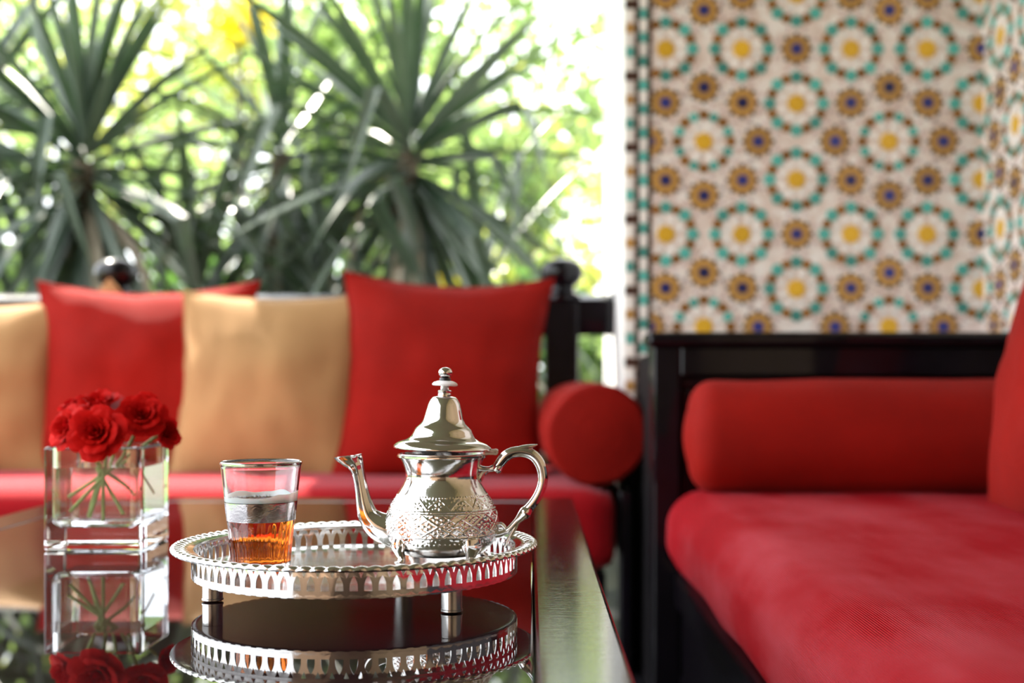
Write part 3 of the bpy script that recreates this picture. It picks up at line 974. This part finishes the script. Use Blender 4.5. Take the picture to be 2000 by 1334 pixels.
# four cast feet with leaf scrolls
fm = None
for k in range(4):
    a = radians(-52 + 90 * k)
    if fm is None:
        pts = [(0.101 * 0.49, 0, Zp(1046)), (0.0505, 0, Zp(1058)), (0.0490, 0, Zp(1070)), (0.0465, 0, Zp(1082)), (0.0475, 0, Zp(1090)), (0.0500, 0, Zp(1094.5))]
        d = smooth_path([(p[0], p[2], r) for p, r in zip(pts, (0.006, 0.0062, 0.0045, 0.0032, 0.0036, 0.0042))], 5)
        fv = tube([(x, 0, z) for x, z, r in d], [r for x, z, r in d], 12, True, lambda i: 1.5)
        sc1 = tube([(0.050, s_ * 0.008, Zp(1056) + z) for s_, z in ((0.2, 0.004), (0.8, 0.003), (1.2, -0.001), (1.0, -0.005), (0.5, -0.005))], [0.0016, 0.0019, 0.002, 0.0017, 0.001], 8)
        sc2 = ([(x, -y, z) for x, y, z in sc1[0]], [tuple(reversed(f)) for f in sc1[1]])
        V, F = merge(fv, sc1, sc2)
        o = add('foot', V, F, M['silver'], pot, sharp=60)
        fm = o.data
        o.rotation_euler = (0, 0, a)
    else:
        link_mesh('foot', fm, pot, (0, 0, 0), (0, 0, a))

# ------------------------------------------------------------------ tea glass and tea
GX, GY = -0.2483, 1.18
gl = empty('tea_glass', (GX, GY, TFLOOR + 0.0003))
tag(gl, 'small clear tea glass with silver band, half full of amber tea on the tray', 'glass')
NF = 18
def rad(z): return 0.0268 + (0.0370 - 0.0268) * (z / 0.0995) ** 1.15
def flute(r, z, a, j):
    if 0.004 < z < 0.05:
        fade = min(1, (z - 0.004) / 0.006, (0.05 - z) / 0.012)
        return (r - 0.0009 * fade * abs(sin(NF * a / 2)) , z)
    return (r, z)
zs = [0.0, 0.0006] + [0.0995 * k / 34 for k in range(1, 35)]
prof = [(0.0005, 0.0), (0.0255, 0.0)] + [(rad(z), z) for z in zs[1:]] + [(rad(0.0995) - 0.0006, 0.1002), (rad(0.0995) - 0.0013, 0.0997)]
ins = [0.0985 - (0.0985 - 0.0085) * k / 20 for k in range(21)]
inner = [(rad(z) - 0.0017, z) for z in ins] + [(0.022, 0.0072), (0.012, 0.0068), (0.0005, 0.0068)]
V, F = lathe(prof + inner, 144, fn=lambda r, z, a, j: flute(r, z, a, j) if j < len(prof) else (r, z))
bm = bmesh.new(); bv = [bm.verts.new(v) for v in V]
for f in F: bm.faces.new([bv[i] for i in f])
from_bm('glass_wall', bm, M['glass'], gl, sharp=50)
V, F = lathe([(rad(0.0995) + 0.00025, 0.0978), (rad(0.0995) + 0.0003, 0.0995), (rad(0.0995) - 0.0005, 0.1004), (rad(0.0995) - 0.0014, 0.0998), (rad(0.0995) - 0.0006, 0.0992), (rad(0.0995) + 0.00025, 0.0978)], 96)
add('silver_rim', V, F, M['band'], gl)
V, F = lathe([(rad(0.0465) + 0.00015, 0.0465), (rad(0.048) + 0.00025, 0.048), (rad(0.062) + 0.00025, 0.062), (rad(0.0635) + 0.00015, 0.0635)], 96)
o = add('silver_band', V, F, M['band'], gl)
tag(o, 'engraved silver band round the glass')
TEA_H = 0.0655
zt = [0.0080 + (TEA_H - 0.0080) * k / 14 for k in range(15)]
tp = [(0.0005, 0.0064), (0.012, 0.0065), (0.0215, 0.0068)] + [(rad(z) - 0.0014, z) for z in zt] + [(rad(TEA_H) - 0.004, TEA_H - 0.0004), (0.0005, TEA_H - 0.0005)]
V, F = lathe(tp, 96)
tea = add('tea', V, F, M['tea'], None, (GX, GY, TFLOOR + 0.0003))
tag(tea, 'amber mint tea with a frothy edge inside the small glass', 'tea')
# foam: ring of froth bubbles along the glass wall
V, F = [], []
rnd = random.Random(3)
parts = []
def ico_bubble(c, r):
    vs, fs = lathe([(r * sin(a), -r * cos(a)) for a in (0.15, 0.7, 1.25, 1.8, 2.4, 2.99)], 8, True, True)
    return ([(x + c[0], y + c[1], z + c[2]) for x, y, z in vs], fs)
nr = 120
fp = []
for i in range(nr):
    a = 2 * pi * i / nr
    hgt = 0.003 + 0.0055 * max(0, noise.noise(Vector((cos(a) * 1.6, sin(a) * 1.6, 4.2))) + 0.35)
    ro = rad(TEA_H) - 0.0009
    ri = ro - 0.006
    fp.append([(ro, TEA_H - 0.0015), (ro + 0.0002, TEA_H + hgt), (ro - 0.002, TEA_H + hgt * 0.8), (ri, TEA_H)])
for i in range(nr):
    a = 2 * pi * i / nr
    V += [(r * cos(a), r * sin(a), z) for r, z in fp[i]]
for i in range(nr):
    k = (i + 1) % nr
    for q in range(4):
        q2 = (q + 1) % 4
        F.append((i * 4 + q, k * 4 + q, k * 4 + q2, i * 4 + q2))
parts.append((V, F))
for i in range(150):
    a = rnd.uniform(0, 2 * pi); r = rad(TEA_H) - rnd.uniform(0.0035, 0.011)
    parts.append(ico_bubble((r * cos(a), r * sin(a), TEA_H + rnd.uniform(0, 0.001)), rnd.uniform(0.0005, 0.0014)))
V, F = merge(*parts)
o = add('foam', V, F, M['foam'], tea, sharp=60)
o['kind'] = 'stuff'

# ------------------------------------------------------------------ vase, water, roses
VX, VY, VW, VH = -0.515, 1.562, 0.115, 0.122
vase = empty('vase', (VX, VY, TABLE_Z))
tag(vase, 'square clear glass vase holding red roses, thick base', 'vase')
h2 = VW / 2
bm = box_bm((-h2, -h2, 0.0002), (h2, h2, VH), 0.0035, 3)
# cavity
IW = h2 - 0.0065
IB = 0.026
bmi = bmesh.new()
bmesh.ops.create_cube(bmi, size=1)
for v in bmi.verts:
    v.co = Vector((v.co.x * 2 * IW, v.co.y * 2 * IW, IB + (v.co.z + 0.5) * (VH + 0.02 - IB)))
side = [e for e in bmi.edges if not (e.verts[0].co.z > VH and e.verts[1].co.z > VH)]
bmesh.ops.bevel(bmi, geom=side, offset=0.012, segments=5, profile=0.5, affect='EDGES')
# open-topped shell: outer box without its top face, cavity without its lid, bridged at the brim
tmp_o = bpy.data.meshes.new('tmp_outer'); bm.to_mesh(tmp_o); bm.free()
tmp_i = bpy.data.meshes.new('tmp_inner'); bmi.to_mesh(tmp_i); bmi.free()
vo_ = bpy.data.objects.new('body', tmp_o); COL.objects.link(vo_)
ci_ = bpy.data.objects.new('cut', tmp_i); COL.objects.link(ci_)
md = vo_.modifiers.new('cavity', 'BOOLEAN'); md.object = ci_; md.operation = 'DIFFERENCE'; md.solver = 'EXACT'
dg = bpy.context.evaluated_depsgraph_get()
me = bpy.data.meshes.new_from_object(vo_.evaluated_get(dg))
bpy.data.objects.remove(vo_); 
me.materials.clear(); me.materials.append(M['glass'])
me.polygons.foreach_set('use_smooth', [True] * len(me.polygons)); me.set_sharp_from_angle(angle=radians(8))
vb = link_mesh('glass_body', me, vase)
# water, reaching slightly into the glass so that no air gap shows
WH = 0.097
bmw = bmesh.new()
bmesh.ops.create_cube(bmw, size=1)
for v in bmw.verts:
    v.co = Vector((v.co.x * 2 * (IW + 0.0004), v.co.y * 2 * (IW + 0.0004), IB - 0.0004 + (v.co.z + 0.5) * (WH - IB + 0.0004)))
side = [e for e in bmw.edges if not (e.verts[0].co.z > WH - 0.001 and e.verts[1].co.z > WH - 0.001)]
bmesh.ops.bevel(bmw, geom=side, offset=0.012, segments=5, profile=0.5, affect='EDGES')
wo = from_bm('water', bmw, M['water'], None, (VX, VY, TABLE_Z), sharp=8)
tag(wo, 'clear water filling most of the square vase', 'water')
bpy.data.objects.remove(ci_)

def petal_mesh(name, h, wid, cup, flare, curl, thick=0):
    """petal standing on the bloom axis: base at origin, grows along +Z, inner face towards -X"""
    V, F = [], []
    nu, nv = 8, 7
    for j in range(nv + 1):
        t = j / nv
        wd = wid * (sin(pi * min(1.0, 0.18 + 0.62 * t)) ** 0.8) * (1.0 if t < 0.85 else (1 - (t - 0.85) * 1.8))
        ro = cup * (t ** 0.65) + flare * t * t
        zz = h * (t - 0.18 * t * t * (flare / max(cup, 1e-4) > 0.6))
        if t > 0.75:
            ro += curl * (t - 0.75) * 4 * 0.5
            zz -= curl * ((t - 0.75) * 4) ** 2 * 0.35
        for i in range(nu + 1):
            s = (i / nu - 0.5) * 2
            ang = s * wd
            rr = ro * (1 - 0.04 * s * s) + 0.0012
            jag = 0.0010 * sin(s * 9 + h * 900) * t
            V.append((rr * cos(ang), rr * sin(ang), zz - 0.22 * h * abs(s) ** 3 * t + jag))
    for j in range(nv):
        for i in range(nu):
            a = j * (nu + 1) + i
            F.append((a, a + 1, a + nu + 2, a + nu + 1))
    me = bpy.data.meshes.new(name)
    me.from_pydata(V, [], F)
    me.materials.append(M['petal'])
    me.polygons.foreach_set('use_smooth', [True] * len(me.polygons))
    return me
PM = [petal_mesh('petal', 0.0200, 1.9, 0.0042, 0.000, 0.000),
      petal_mesh('petal', 0.0210, 1.45, 0.0085, 0.001, 0.001),
      petal_mesh('petal', 0.0215, 1.15, 0.0140, 0.003, 0.003),
      petal_mesh('petal', 0.0200, 0.95, 0.0190, 0.006, 0.005),
      petal_mesh('petal', 0.0165, 0.85, 0.0220, 0.010, 0.007)]
LAY = [(0, 3), (1, 4), (2, 5), (3, 5), (4, 6)]
rr_ = random.Random(12)
def rose(center, direction, size, stem_end, label, layers=5):
    """bloom centre, facing direction, bloom diameter, stem tip"""
    d = Vector(direction).normalized()
    base = Vector(center) - d * size * 0.17
    root = empty('rose', base)
    tag(root, label, 'rose', 'red roses in the vase')
    q = d.to_track_quat('Z', 'Y').to_matrix()
    sc = size / 0.066
    off = rr_.uniform(0, 6)
    for li, (m_i, cnt) in enumerate(LAY[:layers]):
        for k in range(cnt):
            a = off + li * 0.7 + 2 * pi * k / cnt + rr_.uniform(-.12, .12)
            tilt = rr_.uniform(-0.06, 0.06) + (0.10 if li == 4 else 0)
            R = q @ Matrix.Rotation(a, 3, 'Z') @ Matrix.Rotation(tilt, 3, 'Y')
            s = sc * rr_.uniform(0.93, 1.06)
            o = link_mesh('petal', PM[m_i], root)
            o.matrix_local = Matrix.Translation(-d * 0.0012 * li * sc) @ R.to_4x4() @ Matrix.Scale(s, 4)
    # calyx
    V, F = lathe([(0.0005, -0.012), (0.0035, -0.011), (0.0055, -0.006), (0.0045, -0.001), (0.0005, 0.002)], 12)
    o = add('calyx', V, F, M['sepal'], root)
    o.matrix_local = q.to_4x4() @ Matrix.Scale(sc, 4)
    p0 = base - d * 0.008
    p3 = Vector(stem_end)
    p1 = p0 - d * 0.02
    neck = Vector((VX + (p0.x - VX) * 0.32, VY + (p0.y - VY) * 0.32, TABLE_Z + 0.100))
    pts = smooth_path([tuple(p0), tuple(p0 * 0.5 + neck * 0.5 - d * 0.006), tuple(neck), tuple(neck * 0.45 + p3 * 0.55), tuple(p3)], 5)
    V, F = tube([Vector(p) - base for p in pts], 0.0021, 8)
    add('stem', V, F, M['stem'], root)
    return root
def PT(px, py, Y): return ((px - 1036) / 2500 * Y, Y, CAM_Z + (735 - py) / 2500 * Y)
ZS = TABLE_Z + 0.031
rose(PT(185, 842, 1.475), (-0.05, -0.95, 0.30), 0.064, (VX + 0.002, VY - 0.012, ZS), 'largest red rose, wide open at the front of the bouquet')
rose(PT(124, 832, 1.505), (-0.55, -0.72, 0.35), 0.052, (VX + 0.040, VY + 0.012, ZS + 0.03), 'red rose at the left end of the bouquet, leaning over the vase edge')
rose(PT(192, 783, 1.535), (-0.05, -0.40, 0.9), 0.060, (VX - 0.022, VY + 0.012, ZS + 0.004), 'topmost red rose, facing upward above the largest bloom')
rose(PT(276, 806, 1.520), (0.25, -0.80, 0.5), 0.056, (VX - 0.036, VY - 0.020, ZS + 0.012), 'red rose right of the largest bloom, dark shade beneath it')
rose(PT(328, 843, 1.545), (0.75, -0.40, 0.25), 0.050, (VX - 0.044, VY + 0.004, ZS + 0.028), 'red rose at the right end of the bouquet, drooping over the glass', 4)
rose(PT(236, 790, 1.590), (0.15, -0.10, 0.95), 0.048, (VX - 0.010, VY - 0.030, ZS + 0.006), 'red rose at the back, peeping between the topmost and right blooms', 4)
rose(PT(143, 788, 1.590), (-0.45, 0.0, 0.85), 0.046, (VX + 0.030, VY - 0.028, ZS + 0.010), 'small red rose at the back left, behind the topmost bloom', 4)

# ------------------------------------------------------------------ garden
# sword leaves: strap along +X bending down, V section
def sword_mesh(name, length, width, droop, kink=None, seed=0, mat='yucca'):
    V, F = [], []
    n = 16
    x = z = 0.0
    ang = 0.0
    seg = length / n
    for i in range(n + 1):
        t = i / n
        wdt = width * (0.55 + 0.45 * min(1, t * 4)) * (1 - max(0, (t - 0.45) / 0.55) ** 1.6)
        wdt = max(wdt, 0.0012)
        tx, tz = cos(ang), -sin(ang)
        nx, nz = sin(ang), cos(ang)
        fold = 0.22 * wdt
        V += [(x + nx * fold, -wdt / 2, z + nz * fold), (x, 0, z), (x + nx * fold, wdt / 2, z + nz * fold)]
        V += [(x + nx * fold - nx * .0015, -wdt / 2, z + nz * fold - nz * .0015), (x - nx * .002, 0, z - nz * .002), (x + nx * fold - nx * .0015, wdt / 2, z + nz * fold - nz * .0015)]
        ang += droop / n * (0.3 + 1.4 * t)
        if kink and abs(t - kink[0]) < 0.5 / n + 1e-6:
            ang += kink[1]
        x += tx * seg; z += tz * seg
    for i in range(n):
        a, b_ = i * 6, (i + 1) * 6
        F += [(a, b_, b_ + 1, a + 1), (a + 1, b_ + 1, b_ + 2, a + 2), (a + 3, a + 4, b_ + 4, b_ + 3), (a + 4, a + 5, b_ + 5, b_ + 4),
              (a, a + 3, b_ + 3, b_), (a + 2, b_ + 2, b_ + 5, a + 5)]
    me = bpy.data.meshes.new(name)
    me.from_pydata(V, [], F)
    me.materials.append(M[mat])
    me.polygons.foreach_set('use_smooth', [True] * len(me.polygons))
    me.set_sharp_from_angle(angle=radians(40))
    return me
SW = [sword_mesh('leaf', 0.72, 0.050, 0.25), sword_mesh('leaf', 0.80, 0.055, 0.7), sword_mesh('leaf', 0.76, 0.050, 1.1),
      sword_mesh('leaf', 0.82, 0.058, 0.3, (0.5, 1.2)), sword_mesh('leaf', 0.74, 0.052, 0.4, (0.35, 1.5)), sword_mesh('leaf', 0.62, 0.045, 0.1)]
SWD = [sword_mesh('dry_leaf', 0.6, 0.04, 0.8, (0.2, 0.8), mat='yucca_dry'), sword_mesh('dry_leaf', 0.66, 0.04, 1.3, mat='yucca_dry')]
yr = random.Random(21)
def yucca(head, nleaf, scale, label, dry=4):
    hx_, hy_, hz_ = head
    root = empty('yucca', (hx_, hy_, -0.12))
    tag(root, label, 'plant', 'sword-leaved plants behind the bench')
    tr = tube([(0.03 * sin(k), 0.03 * cos(k * 1.3), (hz_ + 0.14) * k / 6) for k in range(7)], [0.075, 0.07, 0.062, 0.058, 0.056, 0.055, 0.04], 12)
    add('trunk', tr[0], tr[1], M['bark'], root)
    for i in range(nleaf):
        t = (i + 0.5) / nleaf            # 0 top .. 1 bottom
        az = i * 2.39996 + yr.uniform(-.25, .25)
        elev = radians(84 - 160 * t ** 0.9 + yr.uniform(-9, 9))
        if t < 0.35:
            me = SW[yr.choice((0, 5, 0, 1))]
        elif t < 0.75:
            me = SW[yr.choice((1, 2, 3, 4, 3, 4, 0))]
        else:
            me = SW[yr.choice((0, 1, 5, 1))]
        s = scale * yr.uniform(0.85, 1.15)
        o = link_mesh('leaf', me, root)
        R = Matrix.Rotation(az, 4, 'Z') @ Matrix.Rotation(-elev, 4, 'Y') @ Matrix.Rotation(yr.uniform(-.5, .5), 4, 'X')
        o.matrix_local = Matrix.Translation((0, 0, hz_ + 0.12 + 0.10 - 0.26 * t)) @ R @ Matrix.Translation((0.035, 0, 0)) @ Matrix.Diagonal((s, s * yr.uniform(.65, 1.05), s, 1))
    for i in range(dry):
        o = link_mesh('dry_leaf', SWD[i % 2], root)
        R = Matrix.Rotation(yr.uniform(3.4, 6.0), 4, 'Z') @ Matrix.Rotation(radians(yr.uniform(10, 45)), 4, 'Y')
        o.matrix_local = Matrix.Translation((0, 0, hz_ - 0.02)) @ R @ Matrix.Translation((0.04, 0, 0)) @ Matrix.Scale(scale, 4)
yucca((-1.70, 4.9, 1.46), 92, 1.12, 'large sword-leaved plant at the far left, its head above the left finial')
yucca((-0.46, 4.9, 1.50), 96, 1.12, 'sword-leaved plant with drooping skirt of leaves above the right red pillow')
yucca((-1.06, 5.5, 1.60), 60, 1.1, 'sword-leaved plant in the middle, between the two larger ones')
yucca((-0.22, 5.4, 0.95), 46, 1.0, 'low sword-leaved plant beside the right finial post')
yucca((-1.40, 5.4, 0.95), 50, 1.0, 'low sword-leaved plant behind the left red pillow')
yucca((-0.85, 5.2, 0.90), 46, 0.95, 'low sword-leaved plant behind the apricot pillow in the middle')
yucca((-2.35, 5.4, 1.75), 60, 1.25, 'tall sword-leaved plant cut off by the left edge of the picture')

def foliage_vf(n, c, rx, ry, rz, size, rnd, clump=0):
    V, F = [], []
    centers = None
    if clump:
        centers = []
        for _ in range(clump):
            while True:
                p = Vector((rnd.uniform(-1, 1), rnd.uniform(-1, 1), rnd.uniform(-1, 1)))
                if p.length < 1: break
            centers.append(p)
    for i in range(n):
        if centers:
            cc = rnd.choice(centers)
            p = cc + Vector((rnd.gauss(0, .16), rnd.gauss(0, .16), rnd.gauss(0, .16)))
        else:
            while True:
                p = Vector((rnd.uniform(-1, 1), rnd.uniform(-1, 1), rnd.uniform(-1, 1)))
                if p.length < 1: break
        p = Vector((c[0] + p.x * rx, c[1] + p.y * ry, c[2] + p.z * rz))
        a = Vector((rnd.gauss(0, 1), rnd.gauss(0, 1), rnd.gauss(0, .7) - .5)).normalized()
        b_ = a.cross(Vector((rnd.gauss(0, 1), rnd.gauss(0, 1), rnd.gauss(0, 1)))).normalized()
        s = size * rnd.uniform(.6, 1.3)
        nn = a.cross(b_) * s * 0.18
        o = len(V)
        V += [p, p + a * s * .5 + b_ * s * .3 + nn, p + a * s * 1.1, p + a * s * .5 - b_ * s * .3 + nn]
        F += [(o, o + 1, o + 2), (o, o + 2, o + 3)]
    return V, F
fr = random.Random(5)
def shrub(name, c, r, n, size, mat, label, cat, group, clump=0, trunk=0.06):
    root = empty(name, (c[0], c[1], -0.12))
    tag(root, label, cat, group)
    V, F = foliage_vf(n, (0, 0, c[2] + 0.12), r[0], r[1], r[2], size, fr, clump)
    o = add('foliage', V, F, M[mat], root, smooth=False)
    o['kind'] = 'stuff'
    top = c[2] + 0.12
    parts = [tube([(0, 0, 0), (0.03, 0.02, top * .35), (-0.02, 0.03, top * .7), (0.0, 0.0, top)], [trunk, trunk * .85, trunk * .6, trunk * .3], 8)]
    for k in range(6):
        a = k * 1.05 + fr.uniform(-.3, .3)
        e = (r[0] * .75 * cos(a), r[1] * .75 * sin(a), top + r[2] * fr.uniform(-.2, .7))
        parts.append(tube([(0, 0.02, top * .55), (e[0] * .45, e[1] * .45, top * .55 + (e[2] - top * .55) * .6), e], [trunk * .45, trunk * .3, trunk * .12], 6))
    V, F = merge(*parts)
    add('branches', V, F, M['bark'], root)
    return root
GT = 'trees and shrubs behind the sword-leaved plants'
shrub('shrub', (-3.2, 7.4, 0.7), (1.3, .7, 1.1), 4200, 0.11, 'foliage_a', 'mid green shrub low at the far left of the garden', 'shrub', GT)
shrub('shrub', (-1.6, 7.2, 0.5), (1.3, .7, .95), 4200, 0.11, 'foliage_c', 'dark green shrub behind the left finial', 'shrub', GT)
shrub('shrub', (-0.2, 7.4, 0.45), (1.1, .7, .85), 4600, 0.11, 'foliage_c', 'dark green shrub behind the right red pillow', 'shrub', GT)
shrub('tree', (-3.4, 8.6, 2.1), (1.1, .9, 1.4), 1700, 0.15, 'foliage_a', 'fresh green tree at the upper left, sky showing through', 'tree', GT, 34)
shrub('tree', (-1.9, 11.0, 2.4), (1.5, 1.0, 1.6), 2300, 0.17, 'foliage_a', 'fresh green tree above the middle of the bench', 'tree', GT, 40)
shrub('tree', (-0.80, 6.7, 2.0), (.50, .45, .75), 1100, 0.13, 'foliage_a', 'leafy branch mass hanging in the upper middle of the garden', 'tree', GT, 22, 0.04)
shrub('tree', (-0.05, 9.0, 2.5), (.75, .7, 1.2), 1500, 0.13, 'foliage_a', 'sparse green tree right of the middle, full of bright gaps', 'tree', GT, 30)
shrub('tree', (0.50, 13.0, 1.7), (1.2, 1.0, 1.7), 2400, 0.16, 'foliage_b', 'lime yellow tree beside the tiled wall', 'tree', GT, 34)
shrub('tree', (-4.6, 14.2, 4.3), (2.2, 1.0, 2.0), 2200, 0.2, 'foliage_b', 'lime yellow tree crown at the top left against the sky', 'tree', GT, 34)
shrub('shrub', (0.42, 7.2, 0.35), (.4, .5, .75), 1500, 0.10, 'foliage_a', 'bright green shrub seen through the gap beside the bench post', 'shrub', GT)
shrub('shrub', (-0.51, 6.25, 1.12), (.09, .09, .20), 160, 0.09, 'yellow_leaf', 'small patch of yellow leaves above the right red pillow', 'shrub', GT, 0, 0.015)
shrub('shrub', (-1.42, 6.3, 2.40), (.12, .10, .12), 130, 0.10, 'yellow_leaf', 'small patch of yellow leaves at the top, left of the middle', 'shrub', GT, 0, 0.015)
